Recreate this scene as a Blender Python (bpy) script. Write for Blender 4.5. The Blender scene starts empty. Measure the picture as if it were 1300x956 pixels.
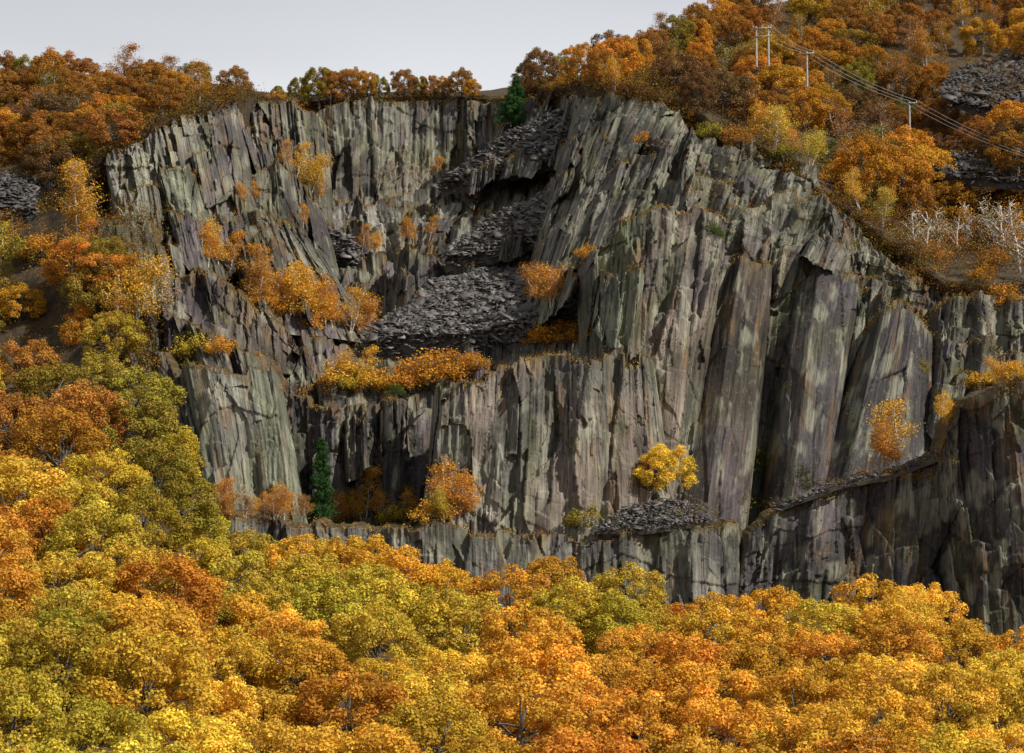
import bpy, math, random
import numpy as np
from mathutils import Vector
random.seed(7); rng=np.random.default_rng(11)
scene=bpy.context.scene
COL=scene.collection
# ------------------------------------------------------------ survey helper (bearing -> place)
F=650/math.tan(math.radians(10)); TH=math.radians(6.0); cT,sT=math.cos(TH),math.sin(TH)
def W(px,py,d):
    px=np.asarray(px,float);py=np.asarray(py,float);d=np.asarray(d,float)
    a=(px-650)/F;b=(478-py)/F
    t=d/(cT-b*sT)
    return a*t,d+0*t,(sT+b*cT)*t
def inv(x,y,z):
    dep=y*cT+z*sT; up=-y*sT+z*cT
    return 650+F*x/dep,478-F*up/dep
# ------------------------------------------------------------ noise
def hsh(ix,iy,seed):
    h=(ix.astype(np.int64)*374761393+iy.astype(np.int64)*668265263+seed*974711)&0xffffffff
    h=((h^(h>>13))*1274126177)&0xffffffff
    h=((h^(h>>16))*2246822519)&0xffffffff
    h=h^(h>>15)
    return (h&0xffffff)/float(0x1000000)
def vnoise(x,y,seed=0):
    ix=np.floor(x);iy=np.floor(y);fx=x-ix;fy=y-iy
    fx=fx*fx*(3-2*fx);fy=fy*fy*(3-2*fy)
    a=hsh(ix,iy,seed);b=hsh(ix+1,iy,seed);c=hsh(ix,iy+1,seed);d=hsh(ix+1,iy+1,seed)
    return (a*(1-fx)+b*fx)*(1-fy)+(c*(1-fx)+d*fx)*fy
def fbm(x,y,seed=0,o=4):
    r=0;a=.5
    for i in range(o):
        r=r+a*vnoise(x*2**i,y*2**i,seed+i*17);a*=.5
    return r/(1-.5**o)
def voro(x,y,seed):
    ix=np.floor(x);iy=np.floor(y)
    best=np.full(x.shape,9.);h=np.zeros(x.shape);bx=np.zeros(x.shape);by=np.zeros(x.shape)
    for i in(-1,0,1):
        for j in(-1,0,1):
            cx=ix+i;cy=iy+j
            dx=x-(cx+hsh(cx,cy,seed));dy=y-(cy+hsh(cx,cy,seed+5))
            dd=dx*dx+dy*dy;m=dd<best
            best=np.where(m,dd,best);h=np.where(m,hsh(cx,cy,seed+9),h);bx=np.where(m,dx,bx);by=np.where(m,dy,by)
    return h,bx,by,np.sqrt(best)
def cols(s,t,w,hh,seed):
    ss=s/w+1.3*vnoise(s/(w*1.6),t/(hh*2.5),seed+3)
    i=np.floor(ss);fx=ss-i-.5
    tt=t/hh+hsh(i,i*0,seed)*7+fx*(hsh(i,i*0+3,seed)-.5)*1.4*w/hh*4
    j=np.floor(tt);fy=tt-j-.5
    return hsh(i,j,seed+1),fx,fy,hsh(i,j,seed+2),.5-np.abs(fx)
# ------------------------------------------------------------ mesh helper
def mk_mesh(name,V,Q,mat,col=None,strat=None):
    V=np.ascontiguousarray(V,dtype=np.float32);Q=np.ascontiguousarray(Q,dtype=np.int32)
    me=bpy.data.meshes.new(name)
    me.vertices.add(len(V));me.vertices.foreach_set("co",V.ravel())
    me.loops.add(Q.size);me.loops.foreach_set("vertex_index",Q.ravel())
    me.polygons.add(len(Q));me.polygons.foreach_set("loop_start",np.arange(0,Q.size,4,dtype=np.int32))
    me.update(calc_edges=True)
    if col is not None:
        c=np.ones((len(V),4),np.float32);c[:,:3]=col
        a=me.attributes.new("col","FLOAT_COLOR","POINT");a.data.foreach_set("color",c.ravel())
    if strat is not None:
        a=me.attributes.new("strat","FLOAT_VECTOR","POINT");a.data.foreach_set("vector",np.ascontiguousarray(strat,dtype=np.float32).ravel())
    me.materials.append(mat)
    return me
def add(name,me,label=None,category=None,kind=None,group=None,parent=None):
    o=bpy.data.objects.new(name,me);COL.objects.link(o)
    if label:o["label"]=label
    if category:o["category"]=category
    if kind:o["kind"]=kind
    if group:o["group"]=group
    if parent:o.parent=parent
    return o
def gridq(nr,nc):
    i=np.arange(nr-1)[:,None]*nc+np.arange(nc-1)[None,:]
    return np.stack([i,i+nc,i+nc+1,i+1],-1).reshape(-1,4)
# ------------------------------------------------------------ materials
def newmat(name):
    m=bpy.data.materials.new(name);m.use_nodes=True;nt=m.node_tree
    b=nt.nodes["Principled BSDF"];return m,nt,b
def N(nt,t,**k):
    n=nt.nodes.new(t)
    for a,v in k.items():setattr(n,a,v)
    return n
def rock_mat():
    m,nt,b=newmat("slate_rock");L=nt.links.new
    at=N(nt,"ShaderNodeAttribute",attribute_name="col")
    st=N(nt,"ShaderNodeAttribute",attribute_name="strat")
    mp=N(nt,"ShaderNodeMapping");mp.inputs["Scale"].default_value=(2.1,.09,1);L(st.outputs["Vector"],mp.inputs[0])
    n1=N(nt,"ShaderNodeTexNoise");n1.inputs["Scale"].default_value=1;n1.inputs["Detail"].default_value=5;n1.inputs["Roughness"].default_value=.7;L(mp.outputs[0],n1.inputs["Vector"])
    r1=N(nt,"ShaderNodeValToRGB");e=r1.color_ramp.elements;e[0].position=.33;e[0].color=(.40,.38,.38,1);e[1].position=.68;e[1].color=(1.45,1.43,1.38,1);L(n1.outputs[0],r1.inputs[0])
    mx=N(nt,"ShaderNodeMix",data_type='RGBA',blend_type='MULTIPLY');mx.inputs["Factor"].default_value=1
    L(at.outputs["Color"],mx.inputs["A"]);L(r1.outputs[0],mx.inputs["B"])
    tc=N(nt,"ShaderNodeTexCoord")
    n2=N(nt,"ShaderNodeTexNoise");n2.inputs["Scale"].default_value=1.1;n2.inputs["Detail"].default_value=5;n2.inputs["Roughness"].default_value=.75;L(tc.outputs["Object"],n2.inputs["Vector"])
    r2=N(nt,"ShaderNodeValToRGB");e=r2.color_ramp.elements;e[0].position=.56;e[0].color=(0,0,0,1);e[1].position=.73;e[1].color=(.5,.5,.5,1);L(n2.outputs[0],r2.inputs[0])
    mx2=N(nt,"ShaderNodeMix",data_type='RGBA');L(r2.outputs[0],mx2.inputs["Factor"]);L(mx.outputs["Result"],mx2.inputs["A"]);mx2.inputs["B"].default_value=(.28,.275,.20,1)
    L(mx2.outputs["Result"],b.inputs["Base Color"]);b.inputs["Roughness"].default_value=.75;b.inputs["Specular IOR Level"].default_value=.25
    ad=N(nt,"ShaderNodeMath",operation='ADD');L(n1.outputs[0],ad.inputs[0])
    ml=N(nt,"ShaderNodeMath",operation='MULTIPLY');ml.inputs[1].default_value=.6;L(n2.outputs[0],ml.inputs[0]);L(ml.outputs[0],ad.inputs[1])
    bp=N(nt,"ShaderNodeBump");bp.inputs["Strength"].default_value=.75;bp.inputs["Distance"].default_value=.5;L(ad.outputs[0],bp.inputs["Height"]);L(bp.outputs[0],b.inputs["Normal"])
    return m
def shard_mat():
    m,nt,b=newmat("slate_shards");L=nt.links.new
    at=N(nt,"ShaderNodeAttribute",attribute_name="col");tc=N(nt,"ShaderNodeTexCoord")
    n=N(nt,"ShaderNodeTexNoise");n.inputs["Scale"].default_value=.45;n.inputs["Detail"].default_value=4;L(tc.outputs["Object"],n.inputs["Vector"])
    r=N(nt,"ShaderNodeValToRGB");e=r.color_ramp.elements;e[0].position=.35;e[0].color=(.6,.58,.56,1);e[1].position=.65;e[1].color=(1.3,1.28,1.2,1);L(n.outputs[0],r.inputs[0])
    mx=N(nt,"ShaderNodeMix",data_type='RGBA',blend_type='MULTIPLY');mx.inputs["Factor"].default_value=1
    L(at.outputs["Color"],mx.inputs["A"]);L(r.outputs[0],mx.inputs["B"]);L(mx.outputs["Result"],b.inputs["Base Color"]);b.inputs["Roughness"].default_value=.6
    return m
def soil_mat(name,c1,c2,sc=.35):
    m,nt,b=newmat(name);L=nt.links.new
    tc=N(nt,"ShaderNodeTexCoord");n=N(nt,"ShaderNodeTexNoise");n.inputs["Scale"].default_value=sc;n.inputs["Detail"].default_value=7;n.inputs["Roughness"].default_value=.75;L(tc.outputs["Object"],n.inputs["Vector"])
    r=N(nt,"ShaderNodeValToRGB");e=r.color_ramp.elements;e[0].position=.38;e[0].color=(*c1,1);e[1].position=.62;e[1].color=(*c2,1);L(n.outputs[0],r.inputs[0])
    L(r.outputs[0],b.inputs["Base Color"]);b.inputs["Roughness"].default_value=.95
    bp=N(nt,"ShaderNodeBump");bp.inputs["Strength"].default_value=1;bp.inputs["Distance"].default_value=1;L(n.outputs[0],bp.inputs["Height"]);L(bp.outputs[0],b.inputs["Normal"])
    return m
def leaf_mat(name,useobj=True):
    m,nt,b=newmat(name);L=nt.links.new
    at=N(nt,"ShaderNodeAttribute",attribute_name="col")
    if useobj:
        oi=N(nt,"ShaderNodeObjectInfo")
        mx=N(nt,"ShaderNodeMix",data_type='RGBA',blend_type='MULTIPLY');mx.inputs["Factor"].default_value=1
        L(oi.outputs["Color"],mx.inputs["A"]);L(at.outputs["Color"],mx.inputs["B"]);c=mx.outputs["Result"]
    else:c=at.outputs["Color"]
    df=N(nt,"ShaderNodeBsdfDiffuse");L(c,df.inputs["Color"])
    tr=N(nt,"ShaderNodeBsdfTranslucent");L(c,tr.inputs["Color"])
    ms=N(nt,"ShaderNodeMixShader");ms.inputs[0].default_value=.28
    L(df.outputs[0],ms.inputs[1]);L(tr.outputs[0],ms.inputs[2])
    L(ms.outputs[0],nt.nodes["Material Output"].inputs["Surface"]);nt.nodes.remove(b)
    return m
def bark_mat(name,c1,c2,sc=3):
    m,nt,b=newmat(name);L=nt.links.new
    tc=N(nt,"ShaderNodeTexCoord");n=N(nt,"ShaderNodeTexNoise");n.inputs["Scale"].default_value=sc;n.inputs["Detail"].default_value=3;L(tc.outputs["Object"],n.inputs["Vector"])
    r=N(nt,"ShaderNodeValToRGB");e=r.color_ramp.elements;e[0].position=.4;e[0].color=(*c1,1);e[1].position=.6;e[1].color=(*c2,1);L(n.outputs[0],r.inputs[0])
    L(r.outputs[0],b.inputs["Base Color"]);b.inputs["Roughness"].default_value=.9;return m
MR=rock_mat();MSH=shard_mat()
MH=soil_mat("heath_ground",(.03,.026,.016),(.11,.068,.03))
MG=soil_mat("forest_floor",(.04,.028,.012),(.16,.09,.025))
ML=leaf_mat("autumn_leaves");MU=leaf_mat("undergrowth_leaves",False)
MB=bark_mat("oak_bark",(.07,.06,.045),(.16,.14,.11));MBB=bark_mat("birch_bark",(.25,.22,.18),(.65,.62,.55),4)
MW=bark_mat("weathered_wood",(.3,.27,.23),(.45,.42,.37));MC=bark_mat("ceramic",(.5,.5,.48),(.6,.6,.58));MS=bark_mat("steel_cable",(.3,.3,.3),(.38,.38,.38))
# ------------------------------------------------------------ ground lookup
ZB=np.full((560,800),1e9)
def reg(x,y,z):
    px,py=inv(x,y,z);i=((py+100)/2).astype(int).ravel();j=((px+150)/2).astype(int).ravel()
    ok=(i>=0)&(i<560)&(j>=0)&(j<800)
    np.minimum.at(ZB,(i[ok],j[ok]),np.asarray(y).ravel()[ok])
def D(px,py):
    i=int((py+100)/2);j=int((px+150)/2);i=min(max(i,1),557);j=min(max(j,1),797)
    w=ZB[i:i+2,j-1:j+2];w=w[w<1e8]
    if len(w)==0:
        w=ZB[max(i-6,0):i+9,max(j-5,0):j+6];w=w[w<1e8]
    return float(np.median(w)) if len(w) else 560.
def samp(P,n,idx=None):
    P=np.array(P,float)
    if idx is None:
        s=np.r_[0,np.cumsum(np.hypot(np.diff(P[:,0]),np.diff(P[:,1])))]
        s/=s[-1]
    else:s=idx
    u=np.linspace(0,1,n)
    return np.stack([np.interp(u,s,P[:,k]) for k in range(3)],-1)
def patch_base(top,bot,step=1.35,stepv=1.7):
    def ln(P):
        P=np.array(P,float);return np.hypot(np.diff(P[:,0]),np.diff(P[:,1])).sum()
    nu=int(max(ln(top),ln(bot))/step)+2
    idx=None
    if len(top)==len(bot):
        a=np.array(top,float);b=np.array(bot,float)
        s=np.r_[0,np.cumsum(np.hypot(np.diff(a[:,0]),np.diff(a[:,1]))+np.hypot(np.diff(b[:,0]),np.diff(b[:,1])))];idx=s/s[-1]
    T=samp(top,nu,idx);B=samp(bot,nu,idx)
    hl=np.hypot(T[:,0]-B[:,0],T[:,1]-B[:,1]).max()
    nv=int(hl/stepv)+2
    v=np.linspace(0,1,nv)[:,None,None]
    return T[None]*(1-v)+B[None]*v,nu,nv,v[:,:,0]
TIERTOPS=[];RIMS=[]
pid=[0]
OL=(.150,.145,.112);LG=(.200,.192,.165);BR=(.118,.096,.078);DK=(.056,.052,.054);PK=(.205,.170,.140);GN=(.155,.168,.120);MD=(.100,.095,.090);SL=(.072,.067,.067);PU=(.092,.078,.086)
def cliff(top,bot,c1=OL,c2=BR,amp=1.,rough=1.,ledge=12,step=1.35,edge=(1,1),jag=1.,label="grey slate quarry face with upright cleavage",wid=1.0,veg=.3,register=True,curve=0,edep=9,steps=1.,diag=1.):
    diag=diag*.42
    pid[0]+=1;sd=pid[0]*101
    P,nu,nv,v=patch_base(top,bot,step,step*1.25)
    x,y,z=W(P[...,0],P[...,1],P[...,2])
    wid_m=np.hypot(np.diff(x[nv//2]),np.diff(y[nv//2])).sum()
    wt=np.hypot(np.diff(x[0]),np.diff(z[0])).sum()
    wid_m=max(wid_m,wt*.8)
    u=np.linspace(0,1,nu)[None,:]
    H=(np.hypot(x[0]-x[-1],z[0]-z[-1])).max()
    s=u*wid_m+0*v;t=v*H+0*u
    sw=s+1.5*(fbm(s/18+sd,t/30,sd,2)-.5)*2+ .08*(fbm(s/2,t/5,sd+3)-.5)*2
    tw=t+2*(fbm(s/6,t/9,sd+7)-.5)*2
    h1,dx1,dy1,f1=voro(sw/(5.5*wid),tw/24,sd+1)
    h2,dx2,dy2,g2,e2=cols(sw,tw,2.6*wid,13,sd+2)
    h3,dx3,dy3,g3,e3=cols(sw,tw,1.0*wid,6,sd+3)
    h4,dx4,dy4,g4,e4=cols(sw,tw,.42*wid,3.2,sd+4)
    sg=1 if (pid[0]%2) else -1
    h5,dx5,dy5,g5,e5=cols(tw+sg*sw*.45,sw,9.5,9,sd+5)
    g1=hsh(np.floor(h1*9999),np.floor(h1*77),sd+11)
    rm=np.clip(.2+1.5*(fbm(s/8,t/12,sd+61,3)-.28)*1.6,.15,1.4)*rough
    q0=tw/10.+h1*.8+.35*h2;stp=.5-(q0-np.floor(q0))
    disp=amp*(3.0*(fbm(s/13,t/40,sd+20)-.5)*2+2.4*(h1-.5)+3.6*dx1*(g1-.5)*2 -1.0*dy1*g1
              +steps*1.9*stp+diag*(1.5*(h5-.5)+.8*dx5*(g5-.5)*2)
              +(rm*.6+.4*rough)*(2.0*(h2-.5)+2.4*dx2*(g2-.5)*2-.5*dy2*g2)+rm*(.8*(h3-.5)+1.*dx3*(g3-.5)*2-.3*dy3*g3+.32*(h4-.5)+.3*dx4*(g4-.5)))
    disp=disp+curve*np.sin(np.pi*u)**.7*np.ones_like(v)
    e=np.zeros_like(s)
    if edge[0]:e=np.maximum(e,np.clip(1-s/2.2,0,1)*edge[0])
    if edge[1]:e=np.maximum(e,np.clip(1-(wid_m-s)/2.2,0,1)*edge[1])
    y=y-disp+e**2*edep
    fall=np.clip(1-t/14,0,1)
    z=z-jag*fall*(2.4*h1*(h1>.35)+1.7*h2+.6*h3)
    x=x+.15*(h3-.5)*rough
    c1=np.array(c1);c2=np.array(c2)
    k=np.clip((fbm(s/7,t/18,sd+30)-.5)*3+.5+(h2-.5)*.6+(h1-.5)*.6,0,1)[...,None]
    c=c1*(1-k)+c2*k
    pk=np.clip((fbm(s/9,t/13,sd+33)-.5)*4.5,0,1)[...,None]*.75
    c=c*(1-pk)+np.array(PU)*1.05*pk
    val=.56+.40*h1+.10*h5+(.40*h2+.26*h3+.14*h4)*np.clip(rm+.3,0,1)-.12
    val=val*np.where(e3<.05*rm,.55,1.)*np.where(e2<.03,.38,1.)*np.where(e5<.012*diag,.6,1.)
    st=fbm(sw/.9,t/16,sd+31);val=val*np.where(st<.42,.5+.5*np.clip(st/.42,0,1)**2,1.)
    pat=np.clip((fbm(s/11,t/14,sd+35)-.5)*5,-1,1);val=val*(1+.38*pat)
    c=c*val[...,None]
    gr=np.clip((fbm(s/3.5,t/7,sd+40)-.54)*7,0,1)[...,None]*(veg+.15)
    c=c*(1-gr*.75)+np.array((.120,.13,.045))*gr*.75
    ru=np.clip((fbm(s/1.6,t/9,sd+44)-.62)*9,0,1)[...,None]
    c=c*(1-ru*.5)+np.array((.22,.135,.062))*ru*.5
    li=np.clip((fbm(s/1.8,t/5,sd+46)-.57)*8,0,1)[...,None]
    c=c*(1-li*.5)+np.array((.34,.345,.26))*li*.5
    strat=np.stack([s+sd,t,disp*.2],-1)
    nl=7
    q=np.linspace(1,0,nl)[:,None]**1.2
    q=q[:-1]
    lx=x[0][None]*np.ones_like(q);ly=y[0][None]+q*ledge;lz=z[0][None]+q*ledge*.10+(fbm(lx/2,ly/2,sd+50)-.5)*1.0*(q>0)
    lc=np.array((.11,.075,.035))*(.5+fbm(lx/1.3,ly/1.3,sd+51))[...,None]
    ls=np.stack([lx,ly,lz],-1)
    X=np.concatenate([lx,x]);Y=np.concatenate([ly,y]);Z=np.concatenate([lz,z]);C=np.concatenate([lc,c]);S=np.concatenate([ls,strat])
    fr=np.clip((fbm(s/1.5,t*0,sd+60)-.35)*3,0,1)*np.clip(1-t/1.3,0,1)
    C[len(q):]=C[len(q):]*(1-fr[...,None]*.8)+np.array((.15,.10,.035))*fr[...,None]*.8
    me=mk_mesh("quarry_cliff",np.stack([X,Y,Z],-1).reshape(-1,3),gridq(X.shape[0],nu),MR,C.reshape(-1,3),S.reshape(-1,3))
    o=add("quarry_cliff",me,label,"cliff",kind="structure")
    if register:reg(x,y,z)
    TIERTOPS.append((x[0],y[0],z[0]))
    return o
cliff([(-140,300,562),(60,262,562),(140,200,562),(290,128,600),(400,128,650),(640,130,655),(700,114,625),(860,134,575),(1000,192,550),(1150,304,536),(1420,350,526)],
      [(-140,830,500),(60,830,500),(140,830,500),(290,830,500),(400,830,500),(640,830,500),(700,830,500),(860,830,500),(1000,830,500),(1150,830,500),(1420,830,500)],MD,BR,step=3,ledge=20,label="weathered slate amphitheatre wall behind the terraces")
cliff([(392,138,634),(450,122,632),(540,119,634),(645,123,628)],[(392,270,624),(450,270,624),(540,270,624),(645,270,620)],OL,LG,ledge=60,amp=.8,wid=.8,jag=.5,steps=.4,label="tall olive grey slate wall below the tree lined rim")
cliff([(283,118,588),(340,121,594),(378,128,604),(412,146,616)],[(300,290,574),(350,300,580),(395,310,586),(425,310,596)],MD,OL,amp=1.3,ledge=40,jag=.6)
cliff([(125,190,538),(165,172,540),(205,148,546),(262,124,556),(302,115,572)],[(150,345,524),(190,345,526),(235,345,530),(290,330,536),(335,320,545)],LG,OL,amp=1.3,ledge=20,jag=.6,label="pale weathered slate bluff under rusty oak wood")
cliff([(395,232,614),(440,242,612),(470,240,608),(540,226,607),(600,208,604),(655,190,598)],[(400,340,596),(440,340,596),(480,340,594),(540,340,592),(600,340,590),(650,340,588)],PU,LG,amp=.9)
cliff([(298,206,562),(345,196,566),(375,216,575),(405,244,584)],[(315,350,546),(350,350,552),(390,350,558),(430,350,566)],OL,MD,amp=1.2)
cliff([(648,122,612),(690,108,606),(745,104,586)],[(560,300,598),(640,300,592),(740,300,576)],MD,OL,amp=1.2,wid=1.1,ledge=30,label="dark broken slate buttress strewn with rubble")
cliff([(552,242,600),(620,230,594),(706,226,582),(738,214,572)],[(510,360,572),(580,360,566),(660,360,556),(740,360,546)],MD,LG,amp=.9,wid=1.1)
cliff([(385,300,594),(430,314,590),(500,320,584),(560,306,576),(605,322,570)],[(390,430,566),(440,430,562),(500,430,560),(560,430,558),(605,430,555)],MD,PU,amp=1)
cliff([(282,258,540),(330,250,545),(365,268,551),(398,300,560)],[(315,420,524),(370,425,528),(430,430,534),(485,440,542)],PU,OL,amp=1.2)
cliff([(503,310,564),(530,302,562),(560,306,562)],[(490,425,555),(530,425,553),(572,425,553)],DK,MD,amp=.8,label="squared dark slate pillar left standing by quarrymen")
cliff([(575,328,562),(640,308,555),(706,292,547),(752,280,536)],[(560,420,542),(620,420,536),(690,420,528),(770,420,515)],MD,PU,amp=.9,wid=1.2)
cliff([(735,107,556),(800,109,549),(862,127,539),(885,164,529),(960,178,523),(1048,208,516)],[(660,370,530),(715,340,512),(780,330,504),(840,340,498),(920,360,494),(990,380,490)],OL,LG,amp=1.5,wid=1.3,label="slanting grey slate ribs below the wooded hillside")
cliff([(466,428,531),(520,432,528),(600,417,524),(700,397,519),(750,380,514)],[(466,520,515),(520,520,513),(600,520,508),(700,500,502),(750,480,498)],MD,LG,amp=.9)
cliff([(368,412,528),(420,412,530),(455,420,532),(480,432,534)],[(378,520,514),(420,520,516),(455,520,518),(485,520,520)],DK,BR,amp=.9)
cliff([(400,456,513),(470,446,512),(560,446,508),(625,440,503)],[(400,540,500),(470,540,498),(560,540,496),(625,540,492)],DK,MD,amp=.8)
cliff([(92,304,506),(120,272,508),(150,262,510),(188,276,512),(217,332,515)],[(80,490,494),(120,490,495),(160,490,497),(200,490,499),(245,490,501)],LG,MD,amp=1.2,label="pale slate outcrop between yellow birches")
cliff([(193,332,512),(250,326,514),(300,350,516),(335,386,518),(385,430,520),(404,472,522)],[(205,540,494),(250,545,494),(300,545,496),(340,545,498),(380,545,500),(410,545,502)],PU,BR,amp=1.2,wid=1.1,label="dark brown slate tier stepping down beneath birches")
# right hand walls
cliff([(1038,210,513),(1085,270,506),(1150,326,499),(1200,358,496),(1420,346,491)],[(985,660,480),(1040,660,478),(1110,660,476),(1180,660,474),(1420,660,470)],OL,MD,amp=1.2)
cliff([(912,252,489),(960,242,491),(1045,228,493),(1092,292,491)],[(870,440,482),(930,440,481),(1000,440,481),(1080,440,481)],LG,OL,amp=1.1,wid=1.4)
cliff([(1178,388,484),(1212,363,482),(1262,366,482),(1420,362,479)],[(1170,640,468),(1210,640,466),(1260,640,464),(1420,640,460)],MD,LG,amp=1.1,wid=1.3)
cliff([(975,305,489),(1000,300,489),(1035,322,489)],[(915,690,473),(955,690,473),(1000,690,473)],GN,OL,amp=.9,ledge=6,jag=.5,edge=(.3,.3))
cliff([(1085,345,489),(1108,340,488),(1132,350,489)],[(1025,660,474),(1055,660,473),(1090,660,474)],GN,LG,amp=.8,ledge=6,jag=.5,edge=(.3,.3))
cliff([(736,302,483),(790,273,481),(830,253,480),(880,248,480),(930,258,481)],[(735,690,464),(780,690,462),(815,690,461),(840,690,460),(880,690,461)],GN,PK,amp=.9,wid=.85,steps=.6,label="tall fluted slate wall streaked with green lichen")
cliff([(918,345,486),(940,312,483),(990,326,484)],[(850,640,463),(895,672,455),(952,684,456)],(.082,.066,.054),(.062,.050,.045),amp=.35,rough=.38,wid=2.6,ledge=6,jag=1.4,edge=(1,.8),curve=.2,veg=.02,steps=0,diag=1,edep=12,label="broad brown slate slab leaning out from the wall")
cliff([(1004,345,486),(1040,316,483),(1102,330,483)],[(966,665,463),(1000,678,456),(1050,676,457)],(.082,.073,.070),(.105,.098,.092),amp=.35,rough=.4,wid=2.6,ledge=6,jag=1.4,edge=(1,.8),curve=.2,veg=.15,steps=0,diag=1,edep=12,label="smooth grey slate slab leaning out from the wall")
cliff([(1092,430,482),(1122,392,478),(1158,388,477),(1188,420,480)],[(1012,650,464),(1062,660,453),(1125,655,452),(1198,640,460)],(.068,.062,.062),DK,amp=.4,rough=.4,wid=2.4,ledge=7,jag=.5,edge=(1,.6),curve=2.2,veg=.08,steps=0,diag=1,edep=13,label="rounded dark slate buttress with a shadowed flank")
# lower tiers
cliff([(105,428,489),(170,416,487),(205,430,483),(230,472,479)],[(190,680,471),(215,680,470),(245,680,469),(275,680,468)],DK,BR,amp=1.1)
cliff([(354,496,489),(420,501,487),(480,503,485),(552,494,483)],[(362,670,479),(420,670,478),(480,670,477),(555,670,476)],DK,SL,amp=1.1,label="slate recess wall coloured dark for its shade")  # recess shade is put into the base colour with the dark palette
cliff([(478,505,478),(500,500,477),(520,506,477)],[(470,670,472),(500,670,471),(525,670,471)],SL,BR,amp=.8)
cliff([(222,457,470),(280,451,468),(345,459,467),(354,478,469)],[(258,680,459),(310,680,457),(375,680,456),(390,680,458)],GN,LG,amp=.65,rough=.7,curve=1.,steps=.3,label="flat greenish grey slate block above the lower ledge")
cliff([(548,496,463),(562,476,461),(610,458,460),(690,433,460),(735,431,459),(790,438,459),(835,448,460)],[(530,700,451),(555,700,449),(600,700,448),(680,700,448),(740,700,447),(800,700,448),(868,700,450)],LG,PK,amp=.85,wid=.9,steps=.4,diag=.6,label="broad fluted slate face with pinkish brown ribs")
cliff([(185,640,449),(260,650,447),(350,657,445),(450,661,445),(560,661,444),(690,671,444),(740,674,443),(800,670,442),(900,655,442),(948,662,443)],[(185,900,439),(260,900,438),(350,900,438),(450,900,437),(560,900,437),(690,900,437),(740,900,436),(800,900,436),(900,900,435),(948,900,436)],LG,MD,amp=.6,wid=.8,jag=.5,ledge=14,steps=.5,label="lowest slate tier rising out of the oak canopy")
cliff([(934,672,447),(985,643,446),(1060,614,444),(1130,600,442),(1195,574,440),(1225,600,440)],[(905,900,439),(965,900,438),(1030,900,437),(1110,900,436),(1180,900,435),(1250,900,435)],MD,PU,amp=1.,wid=1.2,jag=.5,steps=.5,label="dark ribbed slate face under a rubble ledge")
cliff([(1190,590,437),(1205,538,434),(1226,500,432),(1262,488,430),(1300,482,428),(1420,478,425)],[(1215,900,430),(1240,900,428),(1255,900,426),(1280,900,425),(1320,900,424),(1420,900,421)],(.098,.092,.088),SL,amp=.9,rough=.8,wid=1.3,jag=.5,steps=.4,diag=1,label="angular grey slate outcrop topped with heather")
def bench(cx,cy,w,h,tilt,lean,cc,out=4.):
    n=5;T_=[];B_=[]
    for k in range(n):
        f=k/(n-1);px=cx+(f-.5)*w;pyy=cy+(f-.5)*tilt+rng.uniform(-5,5)
        d=D(px,pyy)-out-rng.uniform(0,2);T_.append((px,pyy,d));B_.append((px+lean,pyy+h*(1 if 0<k<n-1 else .7),d-.10*h*.5-1))
    pals=[(LG,OL),(MD,PU),(DK,BR),(OL,GN),(PU,MD)][cc]
    cliff(T_,B_,pals[0],pals[1],amp=.6,ledge=out+9,jag=.7,wid=.8,edge=(.8,.8),label="broken slate bench standing proud of the quarry wall")
for b in [(165,235,70,90,-10,10,0),(225,205,60,90,20,14,3),(262,180,50,80,-14,14,4),(250,265,80,90,10,14,1),(190,300,70,80,-6,8,0),(330,165,50,80,24,16,1),(372,180,44,90,26,16,2),(345,300,60,70,20,18,2),(275,345,60,80,24,16,1),(410,355,70,60,10,8,4),
          (440,275,60,50,-6,4,1),(520,258,80,50,-16,0,3),(470,350,60,60,4,4,2),(540,370,40,60,0,0,1),(640,370,60,40,-16,-6,1),(700,345,70,60,-26,-14,3),(770,210,70,90,-30,-24,0),(905,215,60,90,4,-20,1),(790,330,60,110,-14,-8,3),
          (1060,292,60,40,20,-14,0),(1140,370,60,60,14,-10,1),(1230,420,80,90,6,-10,4),(1290,440,60,90,0,-8,1),(1210,470,50,90,-6,-10,0),(440,520,50,90,6,2,2),(320,440,60,70,34,14,4),(250,400,70,80,24,16,2),(150,330,60,80,-4,8,0)]:
    bench(*b)
# ------------------------------------------------------------ slopes
def slope(name,top,bot,mat,label,cat,n=4,bump=1.2,register=True):
    P,nu,nv,v=patch_base(top,bot,n,n)
    x,y,z=W(P[...,0],P[...,1],P[...,2])
    z=z+(fbm(x/9,y/9,77)-.5)*2*bump+(fbm(x/2,y/2,79)-.5)*bump*.6
    if register:
        reg(x,y,z);RIMS.append((x[-1],y[-1],z[-1]))
    a=np.array([[.5],[1.5],[6.],[16.]])
    x=np.concatenate([x,x[-1][None]+0*a]);y=np.concatenate([y,y[-1][None]-1.6+np.array([[.3],[1.2],[7.],[16.]])]);z=np.concatenate([z,z[-1][None]-a])
    me=mk_mesh(name,np.stack([x,y,z],-1).reshape(-1,3),gridq(x.shape[0],nu),mat)
    add(name,me,label,cat,kind="structure")
slope("hillside",[(-200,98,690),(0,98,690),(100,96,690),(210,98,700),(262,106,710),(320,116,720),(400,120,740)],
      [(-200,330,536),(0,290,536),(130,198,540),(205,155,546),(262,130,556),(302,121,572),(400,131,650)],MH,"heathery hillside carrying rusty autumn oak wood","hill")
slope("hillside",[(380,121,760),(500,117,760),(600,117,760),(660,111,740),(690,106,720)],[(380,130,640),(450,125,634),(540,122,636),(642,126,630),(690,112,612)],MH,"grassy rim above the quarry back wall","hill",bump=.4)
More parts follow.
